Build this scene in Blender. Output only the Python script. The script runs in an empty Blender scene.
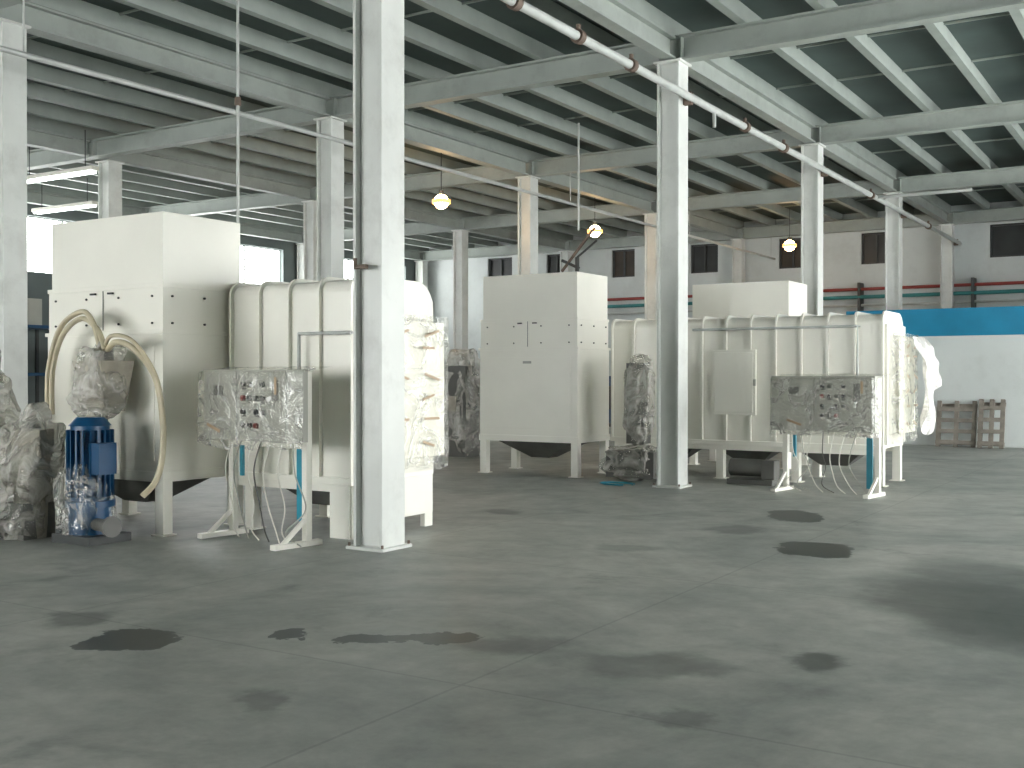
import bpy, math, random
from mathutils import Vector, Matrix, noise
random.seed(4)
scene=bpy.context.scene
TH=math.radians(32.2)
# ---------------------------------------------------------------- materials
def newmat(name):
    m=bpy.data.materials.new(name); m.use_nodes=True
    nt=m.node_tree; b=nt.nodes['Principled BSDF']
    return m,nt,b
def paint(name,col,rough=0.4,var=0.08,scale=3.0,metal=0.0,bump=0.0,dirt=None,dirtamt=0.3,spec=0.5):
    m,nt,b=newmat(name)
    geo=nt.nodes.new('ShaderNodeNewGeometry')
    n=nt.nodes.new('ShaderNodeTexNoise'); n.inputs['Scale'].default_value=scale; n.inputs['Detail'].default_value=6
    nt.links.new(geo.outputs['Position'],n.inputs['Vector'])
    r=nt.nodes.new('ShaderNodeValToRGB')
    r.color_ramp.elements[0].position=0.3; r.color_ramp.elements[1].position=0.7
    c0=tuple(max(0,c*(1-var)) for c in col); c1=tuple(min(1,c*(1+var)) for c in col)
    r.color_ramp.elements[0].color=(*c0,1); r.color_ramp.elements[1].color=(*c1,1)
    nt.links.new(n.outputs['Fac'],r.inputs['Fac'])
    out=r.outputs['Color']
    if dirt:
        n2=nt.nodes.new('ShaderNodeTexNoise'); n2.inputs['Scale'].default_value=1.7; n2.inputs['Detail'].default_value=9; n2.inputs['Roughness'].default_value=0.7
        nt.links.new(geo.outputs['Position'],n2.inputs['Vector'])
        mr=nt.nodes.new('ShaderNodeMapRange'); mr.inputs[1].default_value=0.5; mr.inputs[2].default_value=0.75; mr.inputs[3].default_value=0; mr.inputs[4].default_value=dirtamt
        nt.links.new(n2.outputs['Fac'],mr.inputs[0])
        mx=nt.nodes.new('ShaderNodeMix'); mx.data_type='RGBA'
        nt.links.new(mr.outputs[0],mx.inputs['Factor']); nt.links.new(out,mx.inputs['A']); mx.inputs['B'].default_value=(*dirt,1)
        out=mx.outputs['Result']
    nt.links.new(out,b.inputs['Base Color'])
    b.inputs['Roughness'].default_value=rough; b.inputs['Metallic'].default_value=metal
    b.inputs['Specular IOR Level'].default_value=spec
    return m
def film(name,col=(0.60,0.58,0.53),lo=0.22,hi=0.6,scale=3,gloss=.13,dist=0.8,wid=.10,bs=1.0):
    m,nt,b=newmat(name)
    geo=nt.nodes.new('ShaderNodeNewGeometry')
    n=nt.nodes.new('ShaderNodeTexNoise'); n.inputs['Scale'].default_value=scale; n.inputs['Detail'].default_value=4; n.inputs['Distortion'].default_value=dist
    nt.links.new(geo.outputs['Position'],n.inputs['Vector'])
    s=nt.nodes.new('ShaderNodeMath'); s.operation='SUBTRACT'; s.inputs[1].default_value=0.5; nt.links.new(n.outputs['Fac'],s.inputs[0])
    a=nt.nodes.new('ShaderNodeMath'); a.operation='ABSOLUTE'; nt.links.new(s.outputs[0],a.inputs[0])
    mr=nt.nodes.new('ShaderNodeMapRange'); mr.inputs[1].default_value=0.0; mr.inputs[2].default_value=wid; mr.inputs[3].default_value=hi; mr.inputs[4].default_value=lo
    nt.links.new(a.outputs[0],mr.inputs[0])
    tr=nt.nodes.new('ShaderNodeBsdfTransparent'); tr.inputs['Color'].default_value=(0.91,0.91,0.89,1)
    mix=nt.nodes.new('ShaderNodeMixShader')
    b.inputs['Base Color'].default_value=(*col,1); b.inputs['Roughness'].default_value=.4
    bp=nt.nodes.new('ShaderNodeBump'); bp.inputs['Strength'].default_value=bs; bp.inputs['Distance'].default_value=0.15
    nt.links.new(a.outputs[0],bp.inputs['Height']); nt.links.new(bp.outputs['Normal'],b.inputs['Normal'])
    nt.links.new(mr.outputs[0],mix.inputs[0]); nt.links.new(tr.outputs[0],mix.inputs[1]); nt.links.new(b.outputs[0],mix.inputs[2])
    g=nt.nodes.new('ShaderNodeBsdfGlossy'); g.inputs['Color'].default_value=(gloss,gloss,gloss,1); g.inputs['Roughness'].default_value=.2
    nt.links.new(bp.outputs['Normal'],g.inputs['Normal'])
    ad=nt.nodes.new('ShaderNodeAddShader'); nt.links.new(mix.outputs[0],ad.inputs[0]); nt.links.new(g.outputs[0],ad.inputs[1])
    nt.links.new(ad.outputs[0],nt.nodes['Material Output'].inputs['Surface'])
    return m
def emis(name,col,s):
    m,nt,b=newmat(name); b.inputs['Emission Color'].default_value=(*col,1); b.inputs['Emission Strength'].default_value=s
    b.inputs['Base Color'].default_value=(*col,1); return m

CREAM=paint('cream_enamel',(0.88,0.865,0.785),0.28,0.03,1.2)
CREAM2=paint('cream_enamel_rib',(0.80,0.785,0.71),0.35,0.03,1.2)
COL=paint('column_paint',(0.66,0.68,0.65),0.35,0.06,2.0,dirt=(0.35,0.35,0.32),dirtamt=0.45)
STEEL=paint('beam_paint',(0.34,0.375,0.345),0.5,0.08,2.0,dirt=(0.20,0.21,0.19),dirtamt=0.5)
JOIST=paint('joist_paint',(0.32,0.36,0.33),0.55,0.10,2.0)
DECK=paint('ceiling_deck',(0.065,0.092,0.085),0.7,0.15,1.0)
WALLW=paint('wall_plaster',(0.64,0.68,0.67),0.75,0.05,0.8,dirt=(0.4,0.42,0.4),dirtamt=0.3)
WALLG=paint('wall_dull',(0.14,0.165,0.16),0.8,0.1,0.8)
BLUEB=paint('blue_band',(0.01,0.22,0.39),0.5,0.1,2.0)
DARK=paint('dark_steel',(0.05,0.055,0.055),0.5,0.2,4.0)
HOP=paint('hopper_grey',(0.12,0.12,0.11),0.5,0.2,3.0)
DGLASS=paint('dark_window',(0.02,0.023,0.023),0.4,0.4,1.5)
BROWNG=paint('brown_window',(0.045,0.033,0.022),0.5,0.4,1.5)
GREY=paint('panel_grey',(0.42,0.42,0.375),0.4,0.05,3.0)
BEIGE=paint('wrapped_beige',(0.38,0.35,0.29),0.5,0.3,4.0)
BLUE=paint('motor_blue',(0.005,0.06,0.15),0.35,0.15,5.0)
HOSE=paint('hose_tan',(0.53,0.47,0.33),0.4,0.1,8.0)
CBLUE=paint('cable_blue',(0.02,0.26,0.36),0.4,0.1,8.0)
RED=paint('pipe_red',(0.30,0.05,0.04),0.5,0.1,5.0)
GREEN=paint('pipe_green',(0.04,0.22,0.22),0.5,0.1,5.0)
WOOD=paint('pallet_wood',(0.24,0.215,0.185),0.8,0.25,6.0)
TAPE=paint('brown_tape',(0.42,0.30,0.19),0.35,0.15,8.0)
GALV=paint('pipe_galvanised',(0.50,0.52,0.50),0.4,0.1,4.0)
RUST=paint('rust_clamp',(0.15,0.11,0.085),0.7,0.25,8.0)
BLK=paint('black_knob',(0.02,0.02,0.02),0.35,0.1,8.0)
REDB=paint('red_button',(0.25,0.03,0.02),0.35,0.1,8.0)
FILM=film('plastic_film',(0.56,0.54,0.49),.30,.70,3,.065)
FILMC=film('plastic_film_clear',(0.62,0.61,0.57),0.10,0.40,3.0,.06,1.0,.07,.7)
FILMT=film('plastic_film_thin',(0.85,0.84,0.79),0.10,0.32,3.0,.035,1.0,.08,.6)
FILMW=film('plastic_film_white',(0.82,0.80,0.77),0.5,0.85,3,.05)
LAMPE=emis('lamp_glow',(1.0,0.70,0.36),40)
RINGE=emis('lamp_halo_glow',(1.0,0.48,0.14),2.2)  # orange halo around the bulb, put in as a glowing colour
TUBE=emis('tube_glow',(0.95,1.0,0.98),5)

# ---------------------------------------------------------------- mesh builder
class B:
    def __init__(s,name): s.name=name; s.v=[];s.f=[];s.mi=[];s.sm=[];s.mats=[]
    def m(s,mat):
        if mat not in s.mats: s.mats.append(mat)
        return s.mats.index(mat)
    def add(s,vs,fs,mat,smooth=False):
        o=len(s.v); s.v+= [Vector(p) for p in vs]; i=s.m(mat)
        for f in fs: s.f.append([o+k for k in f]); s.mi.append(i); s.sm.append(smooth)
    def box(s,x0,x1,y0,y1,z0,z1,mat):
        vs=[(x0,y0,z0),(x1,y0,z0),(x1,y1,z0),(x0,y1,z0),(x0,y0,z1),(x1,y0,z1),(x1,y1,z1),(x0,y1,z1)]
        s.add(vs,[(3,2,1,0),(4,5,6,7),(0,1,5,4),(1,2,6,5),(2,3,7,6),(3,0,4,7)],mat)
    def obox(s,c,sz,mat,rot=None):
        hx,hy,hz=[k/2 for k in sz]; R=rot or Matrix.Identity(3); c=Vector(c)
        vs=[c+R@Vector(p) for p in [(-hx,-hy,-hz),(hx,-hy,-hz),(hx,hy,-hz),(-hx,hy,-hz),(-hx,-hy,hz),(hx,-hy,hz),(hx,hy,hz),(-hx,hy,hz)]]
        s.add(vs,[(3,2,1,0),(4,5,6,7),(0,1,5,4),(1,2,6,5),(2,3,7,6),(3,0,4,7)],mat)
    def cyl(s,p0,p1,r,mat,seg=16,r2=None):
        p0=Vector(p0);p1=Vector(p1); d=(p1-p0).normalized(); r2=r if r2 is None else r2
        a=d.orthogonal().normalized(); b=d.cross(a)
        vs=[]
        for p,rr in((p0,r),(p1,r2)):
            for k in range(seg):
                t=2*math.pi*k/seg; vs.append(p+(a*math.cos(t)+b*math.sin(t))*rr)
        s.add(vs,[(k,(k+1)%seg,seg+(k+1)%seg,seg+k) for k in range(seg)],mat,True)
        s.add(vs,[tuple(reversed(range(seg))),tuple(range(seg,2*seg))],mat,False)
    def tube(s,pts,r,mat,seg=10,sub=8,smooth=True):
        pts=[Vector(p) for p in pts]
        if smooth:
            P=[pts[0]]+pts+[pts[-1]]; out=[]
            for i in range(1,len(P)-2):
                for k in range(sub):
                    t=k/sub; p0,p1,p2,p3=P[i-1],P[i],P[i+1],P[i+2]
                    out.append(0.5*((2*p1)+(p2-p0)*t+(2*p0-5*p1+4*p2-p3)*t*t+(3*p1-p0-3*p2+p3)*t**3))
            out.append(pts[-1]); pts=out
        vs=[];n=len(pts); a=None
        for i,p in enumerate(pts):
            d=(pts[min(i+1,n-1)]-pts[max(i-1,0)]).normalized()
            a=d.orthogonal().normalized() if a is None else (a-d*a.dot(d)).normalized()
            b=d.cross(a)
            for k in range(seg):
                t=2*math.pi*k/seg; vs.append(p+(a*math.cos(t)+b*math.sin(t))*r)
        fs=[(i*seg+k,i*seg+(k+1)%seg,(i+1)*seg+(k+1)%seg,(i+1)*seg+k) for i in range(n-1) for k in range(seg)]
        s.add(vs,fs,mat,True)
        s.add(vs[:seg],[tuple(reversed(range(seg)))],mat); s.add(vs[-seg:],[tuple(range(seg))],mat)
    def extr(s,prof,x0,x1,mat,smooth=False):
        n=len(prof); vs=[(x0,y,z) for y,z in prof]+[(x1,y,z) for y,z in prof]
        s.add(vs,[(k,(k+1)%n,n+(k+1)%n,n+k) for k in range(n)],mat,smooth)
        s.add(vs,[tuple(reversed(range(n))),tuple(range(n,2*n))],mat)
    def frustum(s,r0,z0,r1,z1,mat):
        a,b,c,d=r0; e,f,g,h=r1
        vs=[(a,c,z0),(b,c,z0),(b,d,z0),(a,d,z0),(e,g,z1),(f,g,z1),(f,h,z1),(e,h,z1)]
        s.add(vs,[(3,2,1,0),(4,5,6,7),(0,1,5,4),(1,2,6,5),(2,3,7,6),(3,0,4,7)],mat)
    def blob(s,c,r,mat,seed=0,amp=0.18,fr=2.2,nu=84,nv=56,boxy=0.6,lean=(0,0),top=1.0):
        c=Vector(c); vs=[];fs=[]
        for j in range(nv+1):
            ph=math.pi*j/nv-math.pi/2
            for i in range(nu):
                t=2*math.pi*i/nu
                d=Vector((math.cos(ph)*math.cos(t),math.cos(ph)*math.sin(t),math.sin(ph)))
                q=Vector([math.copysign(abs(k)**boxy,k) for k in d])
                sd=Vector((seed*7.3,seed*3.1,0))
                n1=noise.noise(d*fr+sd); n2=1-abs(noise.noise(d*fr*1.9+sd*2))*2; n3=1-abs(noise.noise(Vector((d.x*5,d.y*5,d.z*1.8))+sd))*2
                n4=1-abs(noise.noise(d*8+sd*3))*2
                k=1+amp*n1*1.8+amp*0.35*(n2-0.5)+amp*0.28*(n3-0.5)+amp*.12*(n4-.5)
                tp=1+(top-1)*(d.z+1)/2
                p=Vector((q.x*r[0]*k*tp,q.y*r[1]*k*tp,q.z*r[2]*(1+amp*n1)))
                p.x+=lean[0]*(p.z/r[2]); p.y+=lean[1]*(p.z/r[2])
                P=c+p; P.z=max(P.z,0.005); vs.append(P)
        for j in range(nv):
            for i in range(nu):
                fs.append((j*nu+i,j*nu+(i+1)%nu,(j+1)*nu+(i+1)%nu,(j+1)*nu+i))
        s.add(vs,fs,mat,True)
    def done(s,bevel=0.0,origin=None):
        xs=[p.x for p in s.v];ys=[p.y for p in s.v];zs=[p.z for p in s.v]
        o=Vector(((min(xs)+max(xs))/2,(min(ys)+max(ys))/2,min(zs))) if origin is None else Vector(origin)
        me=bpy.data.meshes.new(s.name); me.from_pydata([p-o for p in s.v],[],s.f)
        for m in s.mats: me.materials.append(m)
        me.polygons.foreach_set('material_index',s.mi); me.polygons.foreach_set('use_smooth',s.sm); me.update()
        ob=bpy.data.objects.new(s.name,me); ob.location=o; scene.collection.objects.link(ob)
        if bevel>0:
            bv=ob.modifiers.new('bevel','BEVEL'); bv.width=bevel; bv.segments=2; bv.limit_method='ANGLE'; bv.angle_limit=math.radians(40)
        return ob
RZ=lambda a: Matrix.Rotation(a,3,'Z')

# ---------------------------------------------------------------- floor
def floor_mat():
    m,nt,b=newmat('concrete_floor'); L=nt.links
    geo=nt.nodes.new('ShaderNodeNewGeometry')
    def N(scale,det=8,rough=0.6,dist=0.0):
        n=nt.nodes.new('ShaderNodeTexNoise'); n.inputs['Scale'].default_value=scale; n.inputs['Detail'].default_value=det
        n.inputs['Roughness'].default_value=rough; n.inputs['Distortion'].default_value=dist
        L.new(geo.outputs['Position'],n.inputs['Vector']); return n
    n1=N(0.4,8,0.68,0.8); n2=N(3.0,8,0.7); n3=N(2.2,5,0.6); n5=N(1.1,7,0.62,0.5)
    r=nt.nodes.new('ShaderNodeValToRGB'); r.color_ramp.elements[0].position=0.36; r.color_ramp.elements[1].position=0.62
    r.color_ramp.elements[0].color=(0.25,0.27,0.252,1); r.color_ramp.elements[1].color=(0.42,0.43,0.395,1)
    L.new(n1.outputs['Fac'],r.inputs['Fac'])
    mx=nt.nodes.new('ShaderNodeMix'); mx.data_type='RGBA'; mx.blend_type='OVERLAY'; mx.inputs['Factor'].default_value=0.5
    L.new(r.outputs['Color'],mx.inputs['A']); L.new(n2.outputs['Fac'],mx.inputs['B'])
    col=mx.outputs['Result']
    sep=nt.nodes.new('ShaderNodeSeparateXYZ'); L.new(geo.outputs['Position'],sep.inputs[0])
    def M(op,a,bb=None,c=None):
        k=nt.nodes.new('ShaderNodeMath'); k.operation=op
        for i,x in enumerate((a,bb,c)):
            if x is None: continue
            if hasattr(x,'is_linked'): L.new(x,k.inputs[i])
            else: k.inputs[i].default_value=x
        return k.outputs[0]
    jm=None
    for ax,off,per in (('X',6.5,3.25),('Y',-8+33.3,3.33)):
        t=M('PINGPONG',M('ADD',sep.outputs[ax],off),per/2)
        k=M('LESS_THAN',t,0.010)
        jm=k if jm is None else M('MAXIMUM',jm,k)
    vm=nt.nodes.new('ShaderNodeVectorMath'); vm.operation='MULTIPLY_ADD'
    L.new(n3.outputs['Color'],vm.inputs[0]); vm.inputs[1].default_value=(0.6,0.6,0); L.new(geo.outputs['Position'],vm.inputs[2])
    P=[(-5.58,4.36,.27,.28,1),(-5.36,4.44,.20,.20,.95),(-4.76,5.06,.13,.17,.95),(-4.25,5.22,.24,.15,.85),(-3.95,5.45,.20,.15,.95),(-3.05,10.1,.33,.45,1),(-3.96,12.36,.30,.50,1),
       (-1.80,6.06,.20,.20,.68),(-2.57,5.5,.45,.26,.45),(-2.09,4.74,.14,.16,.45),(-3.92,3.91,.17,.19,.45),(-3.48,5.54,.40,.22,.4),
       (-1.2,8.1,.80,1.3,.68),(-1.6,9.6,.6,.7,.45),(-6.26,4.57,.25,.25,.55),(-4.12,10.9,.4,.3,.5),(-7.0,10.9,.25,.3,.5),(-4.5,9.2,.3,.2,.35)]
    st=nt.nodes.new('ShaderNodeMapRange'); st.interpolation_type='SMOOTHSTEP'; st.inputs[1].default_value=.57; st.inputs[2].default_value=.74; st.inputs[3].default_value=0; st.inputs[4].default_value=.4
    L.new(n5.outputs['Fac'],st.inputs[0]); mask=st.outputs[0]
    for (x,y,a,c,w) in P:
        mp=nt.nodes.new('ShaderNodeMapping'); mp.vector_type='TEXTURE'
        mp.inputs['Location'].default_value=(x+.30,y+.30,0); mp.inputs['Rotation'].default_value=(0,0,TH); mp.inputs['Scale'].default_value=(a,c,1)
        L.new(vm.outputs[0],mp.inputs[0])
        ln=nt.nodes.new('ShaderNodeVectorMath'); ln.operation='LENGTH'; L.new(mp.outputs[0],ln.inputs[0])
        mr=nt.nodes.new('ShaderNodeMapRange'); mr.interpolation_type='SMOOTHSTEP'
        mr.inputs[1].default_value=1.08 if w>.8 else 1.3; mr.inputs[2].default_value=0.98 if w>.8 else 0.6; mr.inputs[3].default_value=0; mr.inputs[4].default_value=w
        L.new(ln.outputs['Value'],mr.inputs[0])
        mask=M('MAXIMUM',mask,mr.outputs[0])
    mj=nt.nodes.new('ShaderNodeMix'); mj.data_type='RGBA'; L.new(M('MULTIPLY',jm,0.25),mj.inputs['Factor']); L.new(col,mj.inputs['A']); mj.inputs['B'].default_value=(0.08,0.09,0.09,1)
    mp2=nt.nodes.new('ShaderNodeMix'); mp2.data_type='RGBA'; L.new(mask,mp2.inputs['Factor']); L.new(mj.outputs['Result'],mp2.inputs['A']); mp2.inputs['B'].default_value=(0.020,0.030,0.029,1)
    L.new(mp2.outputs['Result'],b.inputs['Base Color'])
    rr=nt.nodes.new('ShaderNodeMapRange'); rr.inputs[1].default_value=0.6; rr.inputs[2].default_value=1; rr.inputs[3].default_value=0.5; rr.inputs[4].default_value=0.36
    L.new(mask,rr.inputs[0]); L.new(rr.outputs[0],b.inputs['Roughness'])
    bp=nt.nodes.new('ShaderNodeBump'); bp.inputs['Strength'].default_value=0.12; bp.inputs['Distance'].default_value=0.01
    L.new(n2.outputs['Fac'],bp.inputs['Height']); L.new(bp.outputs['Normal'],b.inputs['Normal'])
    return m
XL,XR,YB,YF,ZC=-26.3,7.2,-9.0,35.1,6.72
b=B('floor'); b.box(XL-.3,XR+.3,YB-.3,YF+.3,-.2,0,floor_mat()); b.done()
b=B('ceiling'); b.box(XL-.3,XR+.3,YB-.3,YF+.3,ZC,ZC+.2,DECK); b.done()

def wall(name,axis,pos,th,a0,a1,z0,z1,holes,mat):
    b=B(name)
    def put(u0,u1,w0,w1):
        if u1-u0<1e-4 or w1-w0<1e-4: return
        if axis=='X': b.box(pos,pos+th,u0,u1,w0,w1,mat)
        else: b.box(u0,u1,pos,pos+th,w0,w1,mat)
    cur=a0
    for (h0,h1,q0,q1) in sorted(holes):
        put(cur,h0,z0,z1); put(h0,h1,z0,q0); put(h0,h1,q1,z1); cur=h1
    put(cur,a1,z0,z1); return b.done()
fw=[(-23.2,-22.1),(-20.6,-19.8),(-17.9,-17.0),(-14.9,-13.9),(-11.8,-10.9),(-9.15,-8.24),(-5.4,-3.5),(-1.5,-.6)]
wall('wall_back','Y',YF,.25,XL,XR,0,ZC,[(a,c,5.1,6.08) for a,c in fw],WALLW)
for i,(a,c) in enumerate(fw):
    b=B('window_%d'%(i+1)); b.box(a,c,YF+.16,YF+.2,5.1,6.08,BROWNG if i in(2,4) else DGLASS)
    for u in (a,c-.05,(a+c)/2-.025): b.box(u,u+.05,YF+.08,YF+.16,5.1,6.08,DARK)
    for w in (5.1,6.03): b.box(a,c,YF+.08,YF+.16,w,w+.05,DARK)
    b.done()
lw=[(2.5,7.0),(9.4,13.8),(15.6,20.6),(22.4,27.3),(29.2,34.0)]
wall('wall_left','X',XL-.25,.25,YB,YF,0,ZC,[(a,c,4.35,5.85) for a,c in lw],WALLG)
for i,(a,c) in enumerate(lw):
    b=B('window_%d'%(i+9))
    n=3
    for k in range(n+1):
        y=a+(c-a)*k/n; b.box(XL-.2,XL-.14,y-.025,y+.025,4.35,5.85,STEEL)
    for w in (4.35,5.82): b.box(XL-.2,XL-.14,a,c,w,w+.03,STEEL)
    b.done()
rw=[(6.8,8.8,0.0,5.0),(9.2,14.2,0,5.0),(15.2,20.6,0,5.0),(21.6,26.0,0,5.0)]
wall('wall_right','X',XR,.25,YB,YF,0,ZC,rw,WALLW)
wall('wall_front','Y',YB-.25,.25,XL,XR,0,ZC,[(-22,-15.0,0.5,5),(-14.0,-8.2,.0,4.9)],WALLW)

# ---------------------------------------------------------------- columns & beams
GX=[0.0,-6.5,-13.0,-19.5,-26.0]; GY=[-5.32,1.34,8.0,14.66,21.32,27.98,34.64]
def column(x,y,mat=COL,fl=.34,d=.34):
    b=B('steel_column'); h=6.1; t=.035
    b.box(x+d/2-t,x+d/2,y-fl/2,y+fl/2,0.02,h,mat); b.box(x-d/2,x-d/2+t,y-fl/2,y+fl/2,0.02,h,mat)
    b.box(x-d/2+t,x+d/2-t,y-.1,y-.07,0.02,h,mat)
    b.box(x-d/2+t,x+d/2-t,y+.07,y+.1,0.02,h,mat)
    b.box(x-d/2-.05,x+d/2+.05,y-fl/2-.05,y+fl/2+.05,0,.03,mat)
    b.box(x-d/2-.04,x+d/2+.04,y-fl/2-.04,y+fl/2+.04,h-.03,h,mat)
    for sx in(-1,1):
        for sy in(-1,1): b.cyl((x+sx*(d/2+.025),y+sy*(fl/2+.025),.03),(x+sx*(d/2+.025),y+sy*(fl/2+.025),.06),.014,RUST,6)
    if (x,y)==(-6.5,8.0):
        b.obox((x-.05,y-fl/2-.03,2.6),(.14,.05,.04),RUST); b.cyl((x-.1,y-fl/2-.05,2.6),(x-.1,y-fl/2-.05,2.68),.02,RUST,8)
    b.done(.006)
for i,x in enumerate(GX):
    for j,y in enumerate(GY):
        if i==0 and j<3: continue
        yy=y
        if i==2 and j==2: yy=8.5
        if i==3 and j==3: yy=15.1
        column(x,yy)
def ibeam_x(b,x0,x1,y,z0,h,w,mat):
    b.box(x0,x1,y-w/2,y+w/2,z0,z0+.03,mat); b.box(x0,x1,y-w/2,y+w/2,z0+h-.03,z0+h,mat); b.box(x0,x1,y-.012,y+.012,z0+.03,z0+h-.03,mat)
def ibeam_y(b,y0,y1,x,z0,h,w,mat):
    b.box(x-w/2,x+w/2,y0,y1,z0,z0+.03,mat); b.box(x-w/2,x+w/2,y0,y1,z0+h-.03,z0+h,mat); b.box(x-.012,x+.012,y0,y1,z0+.03,z0+h-.03,mat)
for y in GY:
    b=B('ceiling_beam'); ibeam_x(b,XL,XR,y,6.1,.36,.22,STEEL)
    for x in GX[1:]:
        for k in(-.17,.17): b.box(x+k-.008,x+k+.008,y-.11,y+.11,6.13,6.43,STEEL)
    b.done()
for x in GX:
    b=B('ceiling_girder')
    for j in range(len(GY)-1): ibeam_y(b,GY[j]+.12,GY[j+1]-.12,x,6.12,.32,.2,STEEL)
    b.done()
b=B('ceiling_joists')
x=GX[-1]
while x<XR:
    b.box(x-.065,x+.065,YB,YF,6.46,6.49,JOIST); b.box(x-.025,x+.025,YB,YF,6.49,6.72,JOIST)
    x+=6.5/6
b.done()
b=B('ceiling_cross_joints')
for y0 in GY[:-1]:
    for k in (1,2): b.box(XL,XR,y0+6.66*k/3-.015,y0+6.66*k/3+.015,6.69,6.72,JOIST)
b.done()

# ---------------------------------------------------------------- overhead pipes
b=B('overhead_pipe')
b.cyl((-6.2,-8.8,5.56),(-6.2,35.0,5.56),.055,GALV,16)
for j,y in enumerate(GY): 
    b.box(-6.32,-6.2,y-.04,y+.04,5.47,5.65,RUST)
for y in [9.9,11.3,12.7,16.8,18.7,24.6,30.5]:
    b.cyl((-6.2,y-.05,5.56),(-6.2,y+.05,5.56),.085,RUST,12); b.cyl((-6.2,y,5.56),(-6.2,y,5.70),.03,RUST,8)
b.cyl((-6.2,15.5,5.56),(-6.2,15.5,5.3),.03,GALV,8)
b.cyl((-6.2,25.0,5.56),(-4.2,25.0,5.56),.04,GALV,10)
b.done()
b=B('overhead_pipe')
b.cyl((-11.9,-8.8,5.42),(-11.9,35.0,5.42),.035,GALV,12)
for y in GY[2:]: b.cyl((-11.9,y,5.42),(-11.9,y,6.095),.012,GALV,6)
b.done()
b=B('drop_conduit'); b.cyl((-10.0,9.6,3.25),(-10.0,9.6,6.46),.018,GALV,8); b.cyl((-10.0,9.6,4.9),(-10.0,9.6,5.0),.04,RUST,8); b.done()
b=B('drop_conduit'); b.cyl((-10.2,18.6,4.4),(-10.2,18.6,6.46),.02,GALV,8); b.done()
b=B('jib_arm'); b.cyl((-12.1,22.0,0),(-12.1,22.0,4.3),.05,DARK,10); b.cyl((-12.5,22.0,4.0),(-11.65,22.0,4.95),.035,RUST,8); b.cyl((-12.1,22.0,4.3),(-11.6,22.0,4.65),.025,DARK,8); b.cyl((-12.5,22.0,4.25),(-12.05,22.0,4.05),.035,DARK,8); b.done()

# ---------------------------------------------------------------- filter cabinet machines
def cabinet(x1,y0,name='filter_cabinet'):
    W,D=1.84,1.08; x0=x1-W; y1=y0+D; b=B(name)
    i=.05
    b.box(x0+i,x1-.02,y0+.02,y1-.02,2.53,3.24,CREAM)
    b.box(x0-.0,x1+.0,y0,y1,2.485,2.53,CREAM)
    b.box(x0+.01,x1-.01,y0+.01,y1-.01,2.06,2.485,CREAM)
    b.box(x0-.02,x1+.02,y0-.02,y1+.02,2.02,2.06,CREAM)
    b.box(x0,x1,y0,y1,.62,2.02,CREAM)
    for k in range(4):
        xx=x0+.15+k*(W-.3)/3
        b.cyl((xx,y0-.0,2.40),(xx,y0-.012,2.40),.012,BLK,8)
        b.cyl((xx,y0-.0,2.13),(xx,y0-.012,2.13),.012,BLK,8)
    for k in range(3):
        yy=y0+.12+k*(D-.24)/2
        b.cyl((x1-.005,yy,2.40),(x1+.01,yy,2.40),.012,BLK,8); b.cyl((x1-.005,yy,2.13),(x1+.01,yy,2.13),.012,BLK,8)
    b.box((x0+x1)/2-.004,(x0+x1)/2+.004,y0-.0,y0+.008,2.07,2.48,HOP)
    for k in(-.14,.14): b.box((x0+x1)/2+k-.04,(x0+x1)/2+k+.04,y0-.025,y0,2.44,2.46,BLK)
    b.box(x0+.12,x1-.12,y0-.012,y0,.75,1.9,CREAM)
    b.box((x0+x1)/2-.08,(x0+x1)/2+.08,y0-.016,y0-.01,1.80,1.84,GREY)
    for lx in(x0,x1-.12):
        for ly in (y0,y1-.12):
            b.box(lx,lx+.12,ly,ly+.12,.015,.55,CREAM); b.box(lx-.03,lx+.15,ly-.03,ly+.15,0,.015,CREAM)
    b.box(x0-.015,x1+.015,y0-.015,y0+.1,.54,.64,CREAM); b.box(x0-.015,x1+.015,y1-.1,y1+.015,.54,.64,CREAM)
    b.box(x0-.013,x0+.1,y0+.1,y1-.1,.541,.639,CREAM); b.box(x1-.1,x1+.013,y0+.1,y1-.1,.541,.639,CREAM)
    b.frustum((x0+.75,x1-.75,y0+.4,y1-.4),.26,(x0+.14,x1-.14,y0+.14,y1-.14),.58,HOP)
    return b.done(.012)
cabinet(-8.76,7.40); cabinet(-8.32,15.14); cabinet(-6.03,18.5)

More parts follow.
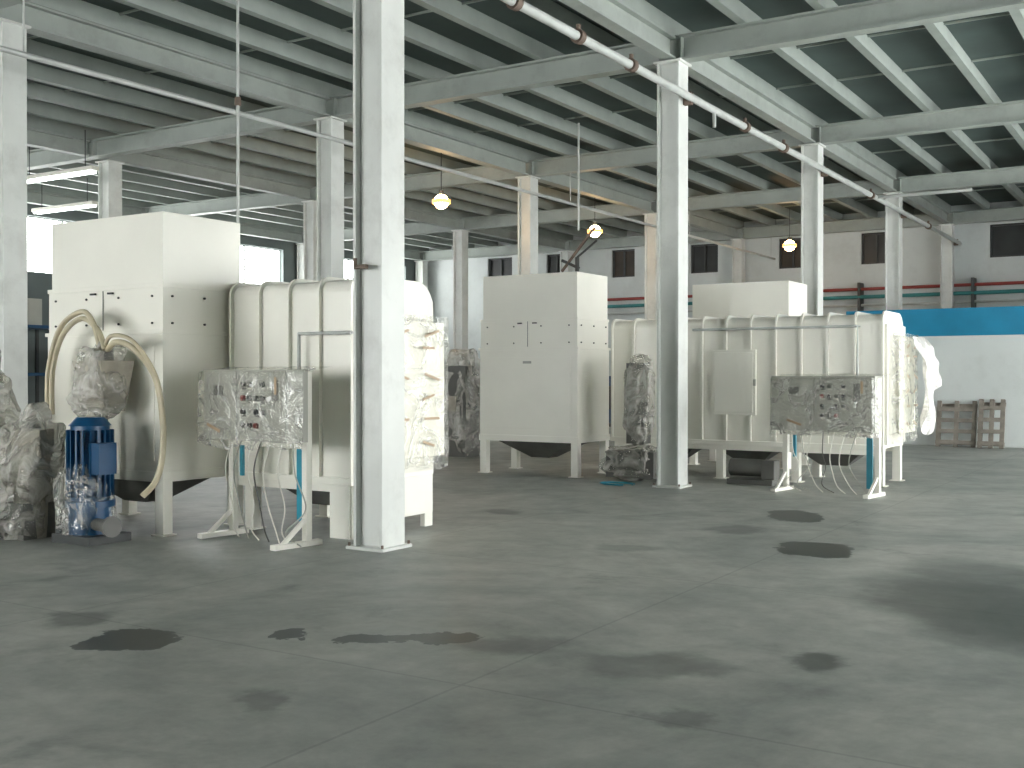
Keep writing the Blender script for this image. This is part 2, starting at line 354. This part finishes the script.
def tunnel(x0,x1,y0,y1,zt,zb=.55,ribs=4,hatch=None,pipe=None,legs=(),wide=False):
    b=B('ribbed_treatment_tunnel'); R=.24
    def prof(e,zb2=zb,r=R):
        p=[(y0-e,zb2),(y1+e,zb2)]
        rr=r+e
        for k in range(9):
            t=math.pi/2*k/8; p.append((y1+e-rr+rr*math.cos(t),zt+e-rr+rr*math.sin(t)))
        rr2=.12+e
        for k in range(7):
            t=math.pi/2+math.pi/2*k/6; p.append((y0-e+rr2+rr2*math.cos(t),zt+e-rr2+rr2*math.sin(t)))
        return p
    b.extr(prof(0),x0,x1,CREAM)
    for k in range(ribs+1):
        xx=x0+.02+(x1-x0-.04)*k/ribs; b.extr(prof(.045),xx-.014,xx+.014,CREAM)
    b.box(x0,x1,y0-.05,y0,zb-.02,zb+.05,CREAM)
    b.box(x1,x1+.04,y0+.02,y1-.02,zb+.05,zt-.15,CREAM2)
    hx0,hx1=x1+.04,x1+.16
    ya,yb=y0+.12,y1-.08
    vs=[(hx0,ya,.74),(hx0,yb,.74),(hx0,yb,2.2),(hx0,ya,2.2),(hx1,ya+.08,.80),(hx1,yb+.02,.80),(hx1,yb+.02,2.12),(hx1,ya+.08,2.12)]
    b.add(vs,[(0,3,2,1),(4,5,6,7),(0,1,5,4),(1,2,6,5),(2,3,7,6),(3,0,4,7)],CREAM)
    b.box(hx1,hx1+.02,ya+.03,yb+.07,.76,2.16,CREAM)
    for n_,z in enumerate((.93,1.13,1.38,1.62,1.86,2.04)):
        for (q,w) in ((.30,.18),(.78,.26)):
            b.obox((hx1+.075,ya+q+.06*((n_*3)%2),z+.03*((n_*2)%3-1)),(.006,w*(1-.2*((n_+1)%2)),.026),TAPE,Matrix.Rotation(.25*(n_%3-1),3,'X'))
    nu,nv=22,48; vs=[];fs=[]
    for j in range(nv+1):
        for i in range(nu+1):
            u=i/nu;v=j/nv; y=ya-.04+(yb-ya+.20)*u; z=.64+1.58*v
            x=hx1+.055+.022*noise.noise(Vector((y*4,z*5,x1)))+.014*(abs(noise.noise(Vector((y*6,z*3+y*4,x1))))*2-.5)-(.12 if i in(0,nu) else 0)
            z+=(1-v)*.08*noise.noise(Vector((y*4,3,x1))); vs.append((x,y,z))
    for j in range(nv):
        for i in range(nu): fs.append((j*(nu+1)+i,j*(nu+1)+i+1,(j+1)*(nu+1)+i+1,(j+1)*(nu+1)+i))
    b.add(vs,fs,FILMT,True)
    for lx in legs:
        for ly in (y0,y1-.12):
            b.box(lx-.06,lx+.06,ly,ly+.12,.015,zb,CREAM); b.box(lx-.1,lx+.1,ly-.03,ly+.15,0,.015,CREAM)
    b.box(x0+.05,x1-.03,y0+.002,y0+.1,zb-.1,zb,CREAM); b.box(x0+.05,x1-.03,y1-.1,y1-.002,zb-.1,zb,CREAM)
    if wide:
        b.box(x1-.30,x1-.05,y0-.02,y0+.06,.0,zb,CREAM); b.box(x1-.04,x1+.02,y0,y1,.14,zb,CREAM); b.box(x1-.04,x1+.019,y1-.14,y1-.002,0,.14,CREAM); b.box(x1-.04,x1+.019,y0+.002,y0+.14,0,.14,CREAM)
    n=max(1,int((x1-x0)/1.4)); w=(x1-x0-.4)/n
    for k in range(n):
        a=x0+.2+k*w; b.frustum((a+w*.35,a+w*.65,y0+.5,y1-.5),.24,(a+.1,a+w-.1,y0+.2,y1-.2),zb-.02,HOP)
    if hatch:
        a,c,d,e=hatch
        b.box(a,c,y0-.06,y0-.0,d,e,CREAM); b.box(a+.04,c-.04,y0-.068,y0-.055,d+.04,e-.04,CREAM)
        b.box(c-.03,c+.01,y0-.09,y0-.06,(d+e)/2-.05,(d+e)/2+.05,GREY)
    if pipe:
        b.tube(pipe,.02,GALV,10,smooth=False)
        for p in pipe[:-1]: b.cyl((p[0],p[1],p[2]),(p[0],y0,p[2]),.012,GALV,6)
    return b.done(.008)
tunnel(-8.70,-7.02,8.26,9.52,2.55,ribs=4,pipe=[(-6.98,8.17,2.02),(-7.66,8.17,2.02),(-7.66,8.17,1.6)],legs=(-8.45,),wide=True)
tunnel(-8.28,-3.9,16.24,17.4,2.50,ribs=11,hatch=(-6.5,-5.8,1.0,2.0),
       pipe=[(-6.8,16.12,2.32),(-4.25,16.12,2.32),(-4.25,16.12,1.6)],legs=(-8.1,-6.4,-5.2,-3.97))

# ---------------------------------------------------------------- control panel stands
def panel(xa,ya,xb,yb,z0,z1,nm='control_panel_stand'):
    e=bpy.data.objects.new(nm,None); e.location=((xa+xb)/2,(ya+yb)/2,0); scene.collection.objects.link(e)
    c=Vector(((xa+xb)/2,(ya+yb)/2,0)); ang=math.atan2(yb-ya,xb-xa); R=RZ(ang); Ln=math.hypot(xb-xa,yb-ya)
    W=lambda x,y,z: c+R@Vector((x,y,z))
    b=B('stand_frame')
    for s in(-1,1):
        b.obox(W(s*Ln/2,0,z1*.5),(.07,.07,z1-.02),CREAM,R)
        b.obox(W(s*Ln/2,-.12,.025),(.08,.56,.05),CREAM,R)
        b.obox(W(s*Ln/2,-.16,.14),(.04,.04,.34),CREAM,R@Matrix.Rotation(-.9,3,'X'))
    b.obox(W(0,0,z0-.04),(Ln,.06,.06),CREAM,R)
    f=b.done(.006)
    b=B('switch_box'); zc=(z0+z1)/2; h=z1-z0
    b.obox(W(0,-.17,zc),(Ln+.16,.24,h),GREY,R)
    b.obox(W(0,-.295,zc),(Ln+.12,.012,h-.04),GREY,R)
    b.obox(W(-.1,-.303,zc),(.006,.006,h-.05),DARK,R)
    for r in range(4):
        for k in range(4):
            mt=[BLK,BLK,HOP,REDB,BLK][(r*3+k*2)%5]
            if (r+k*2)%5==4: continue
            p0=W(.02+k*.10,-.30,z1-.14-r*.13); p1=W(.02+k*.10,-.33,z1-.14-r*.13)
            b.cyl(p0,p1,.027,mt,10)
            b.obox(W(.02+k*.10,-.303,z1-.18-r*.13),(.06,.006,.014),CREAM if (r+k)%2 else BLK,R)
    b.obox(W(.5,-.303,z1-.2),(.09,.008,.2),HOP,R)
    b.obox(W(-.4,-.303,z1-.2),(.16,.008,.1),HOP,R)
    g=b.done(.008)
    b=B('plastic_wrap'); nu,nv=110,60; LX=Ln+.30; vs=[];fs=[]
    for j in range(nv+1):
        v=j/nv
        for i in range(nu+1):
            u=i/nu; x=(u-.5)*LX; z=z0-.06+(h+.09)*v
            y=-.355-.012*(1-abs(2*u-1))-.02*(1-v)
            if v>.93: y+=(v-.93)/.07*.34
            ed=max(0,abs(2*u-1)-.9)/.1; y+=ed*.24; x-=math.copysign(ed*.05,x)
            y+=.020*noise.noise(Vector((x*3.0,z*3.0,c.x)))+.016*(abs(noise.noise(Vector((x*4+z*5,z*3-x*2.5,c.y))))*2-.5)
            z+=.07*noise.noise(Vector((x*3.3,c.x,1)))*(1-v)
            vs.append(W(x,y,z))
    for j in range(nv):
        for i in range(nu): fs.append((j*(nu+1)+i,j*(nu+1)+i+1,(j+1)*(nu+1)+i+1,(j+1)*(nu+1)+i))
    b.add(vs,fs,FILMC,True)
    b.obox(W(-.35,-.395,z0+.12),(.22,.004,.03),TAPE,R@Matrix.Rotation(.3,3,'Y')); b.obox(W(.60,-.38,z1-.15),(.03,.004,.16),TAPE,R)
    w=b.done()
    b=B('hanging_cables')
    for k in range(7):
        x=-Ln/2+.12+k*.16; q=random.uniform(-.1,.1); mt=[CREAM2,GREY,CREAM2,HOP,CREAM2][k%5]
        b.tube([W(x,-.1,z0),W(x+q,-.14,z0-.3),W(x+q*1.5,-.05,.35),W(x-q,-.12,.12),W(x+.18,-.15,.02)],.007,mt,8)
    b.obox(W(Ln/2-.12,.02,z0-.40),(.08,.03,.72),CBLUE,R)
    b.obox(W(-Ln/2+.12,.02,z0-.2),(.04,.03,.36),CBLUE,R)
    hc=b.done()
    for o in (f,g,w,hc):
        o.parent=e; o.location=o.location-e.location
panel(-8.30,7.90,-7.15,7.73,.98,1.66)
panel(-4.98,15.15,-3.67,14.95,.85,1.6)

# ---------------------------------------------------------------- pump with blue motor
b=B('blue_pump_motor'); px,py=-9.14,6.84
b.box(px-.26,px+.30,py-.24,py+.24,.0,.08,DARK)
b.cyl((px,py,.08),(px,py,.34),.20,BLUE,20); b.cyl((px,py,.34),(px,py,.40),.23,BLUE,20)
b.cyl((px,py,.40),(px,py,1.12),.18,BLUE,24); b.cyl((px,py,1.12),(px,py,1.2),.20,BLUE,24,r2=.13)
for k in range(20):
    t=2*math.pi*k/20; b.obox((px+.195*math.cos(t),py+.195*math.sin(t),.76),(.05,.012,.64),BLUE,RZ(t))
b.box(px+.12,px+.29,py-.12,py+.08,.66,.96,BLUE)
b.cyl((px+.1,py-.05,.18),(px+.46,py-.1,.18),.06,HOP,16); b.cyl((px+.42,py-.095,.18),(px+.46,py-.1,.18),.10,HOP,16)
b.blob((px-.03,py-.03,.40),(.25,.25,.40),FILMC,seed=12,amp=.16,top=.8)
b.done(.0)

b=B('plastic_wrapped_hopper')
b.cyl((-9.38,7.18,.0),(-9.38,7.18,1.2),.04,DARK,12); b.frustum((-9.43,-9.13,7.0,7.24),1.25,(-9.5,-9.06,6.9,7.3),1.75,BEIGE)
b.cyl((-9.28,7.1,1.75),(-9.28,7.1,1.86),.1,DARK,14)
b.blob((-9.28,7.06,1.56),(.30,.24,.36),FILM,seed=1,amp=.28,top=.7,boxy=.75)
b.done()
b=B('suction_hoses')
for o in (0,.07):
    b.tube([(-9.15-o,7.02,1.86),(-9.3-o,7.05,2.06+o),(-9.62,7.1,2.18+o),(-9.95-o*.6,7.12,2.02+o),(-10.12-o,7.12,1.65),(-10.1-o,7.1,1.2)],.027,HOSE,10)
b.tube([(-9.15,7.05,1.86),(-8.95,7.0,1.93),(-8.70,7.0,1.86),(-8.52,7.1,1.6),(-8.47,7.15,1.2),(-8.47,7.15,.85),(-8.50,7.1,.6),(-8.58,7.0,.45)],.03,HOSE,10)
b.tube([(-9.2,7.05,1.87),(-9.0,6.98,1.99),(-8.68,6.98,1.93),(-8.48,7.08,1.6),(-8.43,7.12,1.2),(-8.44,7.12,.9)],.02,HOSE,10)
b.done()
b=B('plastic_wrapped_bundle')
b.cyl((-9.86,6.7,.0),(-9.84,6.7,.9),.17,BEIGE,16); b.box(-10.05,-9.7,6.5,6.85,.0,.35,HOP); b.obox((-9.78,6.66,.95),(.3,.25,.25),BEIGE,RZ(.4))
b.blob((-9.86,6.62,.62),(.34,.36,.68),FILM,seed=2,amp=.26,lean=(.12,.05),top=.6,boxy=.75); b.done()
b=B('plastic_wrapped_bundle')
b.box(-11.3,-10.95,6.6,6.9,.0,1.5,BEIGE); b.cyl((-11.1,6.5,.3),(-10.8,6.5,.9),.15,HOP,14)
b.blob((-10.98,6.75,.88),(.52,.42,.96),FILM,seed=3,amp=.26,lean=(.05,.05),top=.65,boxy=.7); b.done()
b=B('plastic_wrapped_bundle')
b.blob((-10.35,6.3,.34),(.48,.38,.42),FILM,seed=6,amp=.3,boxy=.8); b.box(-10.5,-10.1,6.15,6.45,0,.3,BEIGE); b.done()
b=B('plastic_wrapped_bundle')
b.box(-12.9,-12.3,17.8,18.3,0,1.8,HOP); b.box(-12.95,-12.5,17.75,18.2,.9,1.2,BEIGE); b.blob((-12.6,18.1,1.0),(.48,.4,1.05),FILM,seed=4,amp=.2,top=.8); b.done()
b=B('plastic_wrapped_bundle')
b.box(-7.6,-7.3,15.4,15.65,.55,1.8,HOP); b.box(-7.55,-7.25,15.35,15.6,1.2,1.7,GREY); b.box(-7.8,-7.0,15.1,15.6,.05,.45,HOP)
b.blob((-7.42,15.5,1.25),(.24,.22,.68),FILM,seed=5,amp=.16,top=.8); b.blob((-7.45,15.35,.26),(.46,.31,.26),FILM,seed=8,amp=.22); b.done()
b=B('cable_coil')
for k in range(2):
    r=.24+.03*k; b.tube([(-7.3+r*math.cos(t*.6),14.5+.7*r*math.sin(t*.6),.012+.01*k) for t in range(10)],.008,CBLUE,8)
b.done()
b=B('plastic_sheet_drape'); vs=[];fs=[];nu,nv=24,34
for j in range(nv+1):
    for i in range(nu+1):
        u=i/nu;v=j/nv; z=2.18-1.45*v*(0.75+.25*math.sin(u*5)); y=16.75+.85*u
        x=-3.62+.07*math.sin(u*13+v*2)*(v*.8+.2)+.06*noise.noise(Vector((u*5,v*4,2)))+.16*math.sin(min(v*3,1.57))
        vs.append((x,y,z))
for j in range(nv):
    for i in range(nu): fs.append((j*(nu+1)+i,j*(nu+1)+i+1,(j+1)*(nu+1)+i+1,(j+1)*(nu+1)+i))
b.add(vs,fs,FILMW,True); b.done()
b=B('gearbox_drive')
b.box(-6.0,-5.3,15.5,15.95,.0,.08,HOP); b.cyl((-6.0,15.7,.24),(-5.5,15.7,.24),.13,HOP,16); b.box(-5.5,-5.3,15.58,15.82,.08,.36,HOP); b.done(.01)

# ---------------------------------------------------------------- partition, pallets, wall pipes
b=B('wall_partition'); b.box(-7.3,XR,26.7,26.85,0,2.52,WALLW); b.box(-7.3,XR,26.66,26.87,2.52,3.15,BLUEB); b.done()
def pallet(cx,cy,tilt,h=1.0,w=1.0):
    b=B('wooden_pallet'); R=Matrix.Rotation(tilt,3,'X')
    W=lambda x,y,z: Vector((cx,cy,0))+R@Vector((x,y,z))
    for k in range(4): b.obox(W(0,-.06,.1+k*(h-.3)/3),(w,.02,.09),WOOD,R)
    for k in(-1,0,1): b.obox(W(k*(w/2-.05),0,h/2),(.09,.1,h),WOOD,R)
    for k in range(2): b.obox(W(0,.06,.1+k*(h-.2)),(w,.02,.09),WOOD,R)
    b.done()
pallet(-4.75,26.3,-.2,1.05,.85); pallet(-4.0,26.2,-.22,1.1,.55)
b=B('wall_pipes')
b.cyl((-20,34.8,4.3),(6.5,34.8,4.3),.05,RED,10); b.cyl((-20,34.7,4.05),(6.5,34.7,4.05),.06,GREEN,10); b.cyl((-20,34.8,3.8),(6.5,34.8,3.8),.04,GALV,10)
for k in range(8): b.box(-19+k*3.3-.04,-19+k*3.3+.04,34.65,35.1,3.6,4.5,DARK)
b.done()
b=B('steel_shelving_rack')
for x in(-25.6,-24.9):
    for k in range(5): b.box(x,x+.07,15.5+k*2,15.57+k*2,0,3.4,DARK)
for z in(.4,1.6,2.8): b.box(-25.6,-24.83,15.5,23.6,z,z+.08,BLUE)
for k in range(14):
    z=[.48,1.68,2.88][k%3]; y=15.8+k*.52; b.box(-25.5,-24.95,y,y+.42,z,z+.35+.4*random.random(),random.choice([DARK,GREY,BLUE,WOOD]))
b.done()
for (x,y,w,d,h,mt) in [(-19,30,2.2,1.2,2.4,HOP),(-22.5,24,1.5,1.5,1.8,DARK),(-16,31,1.6,1.2,1.6,BLUE),(-24,29,1.4,2.2,2.2,DARK)]:
    b=B('machine_tool_housing'); b.box(x,x+w,y,y+d,.1,h,mt); b.box(x+.1,x+w*.6,y-.1,y,h*.35,h*.8,DARK); b.box(x+w*.65,x+w*.9,y-.18,y,h*.5,h*.75,CREAM)
    b.box(x-.05,x+w+.05,y-.05,y+d+.05,0,.12,DARK); b.cyl((x+w*.3,y+d/2,h),(x+w*.3,y+d/2,h+.4),.12,GREY,12); b.done(.02)

# ---------------------------------------------------------------- lamps
def lamp(x,y,z,p=28):
    b=B('high_bay_lamp')
    b.cyl((x,y,z+.25),(x,y,6.46),.010,DARK,6); b.cyl((x,y,z+.12),(x,y,z+.24),.05,DARK,14)
    o=b.done()
    s=B('bulb'); s.blob((x,y,z),(.16,.16,.16),LAMPE,amp=0,boxy=1,nu=18,nv=12)
    s.cyl((x,y,z-.04),(x,y,z+.04),.20,RINGE,24)  # added glowing ring imitates the warm halo, not a lamp fitting
    q=s.done(); q.parent=o; q.location=q.location-o.location
    l=bpy.data.lights.new('lamp_light','POINT'); l.energy=p; l.color=(1,.62,.32); l.shadow_soft_size=.15
    lo=bpy.data.objects.new('lamp_light',l); lo.parent=o; lo.location=Vector((x,y,z-.35))-o.location; scene.collection.objects.link(lo)
lamp(-14.03,19.4,5.38); lamp(-13.5,25.5,5.38); lamp(-10.2,31.3,5.38)
for (x,y,z) in ((-19.6,13.9,5.6),(-24.1,17.3,5.75)):
    b=B('fluorescent_batten'); b.box(x-1.2,x+1.2,y-.09,y+.09,z+.03,z+.11,CREAM2)
    for k in(-.05,.05): b.cyl((x-1.15,y+k,z),(x+1.15,y+k,z),.025,TUBE,8)
    for k in(-.9,.9): b.cyl((x+k,y,z+.11),(x+k,y,6.45),.01,DARK,6)
    b.done()

# ---------------------------------------------------------------- world
w=bpy.data.worlds.new('World'); scene.world=w; w.use_nodes=True
bg=w.node_tree.nodes['Background']; bg.inputs[0].default_value=(0.985,1.0,0.985,1); bg.inputs[1].default_value=13.2
# camera
cd=bpy.data.cameras.new('cam'); cd.sensor_width=36; cd.lens=1100/1024*36; cd.clip_end=200
co=bpy.data.objects.new('cam',cd); co.location=(0,0,1.6); co.rotation_euler=(math.radians(90-.42),0,TH); scene.collection.objects.link(co); scene.camera=co
scene.view_settings.view_transform='Standard'
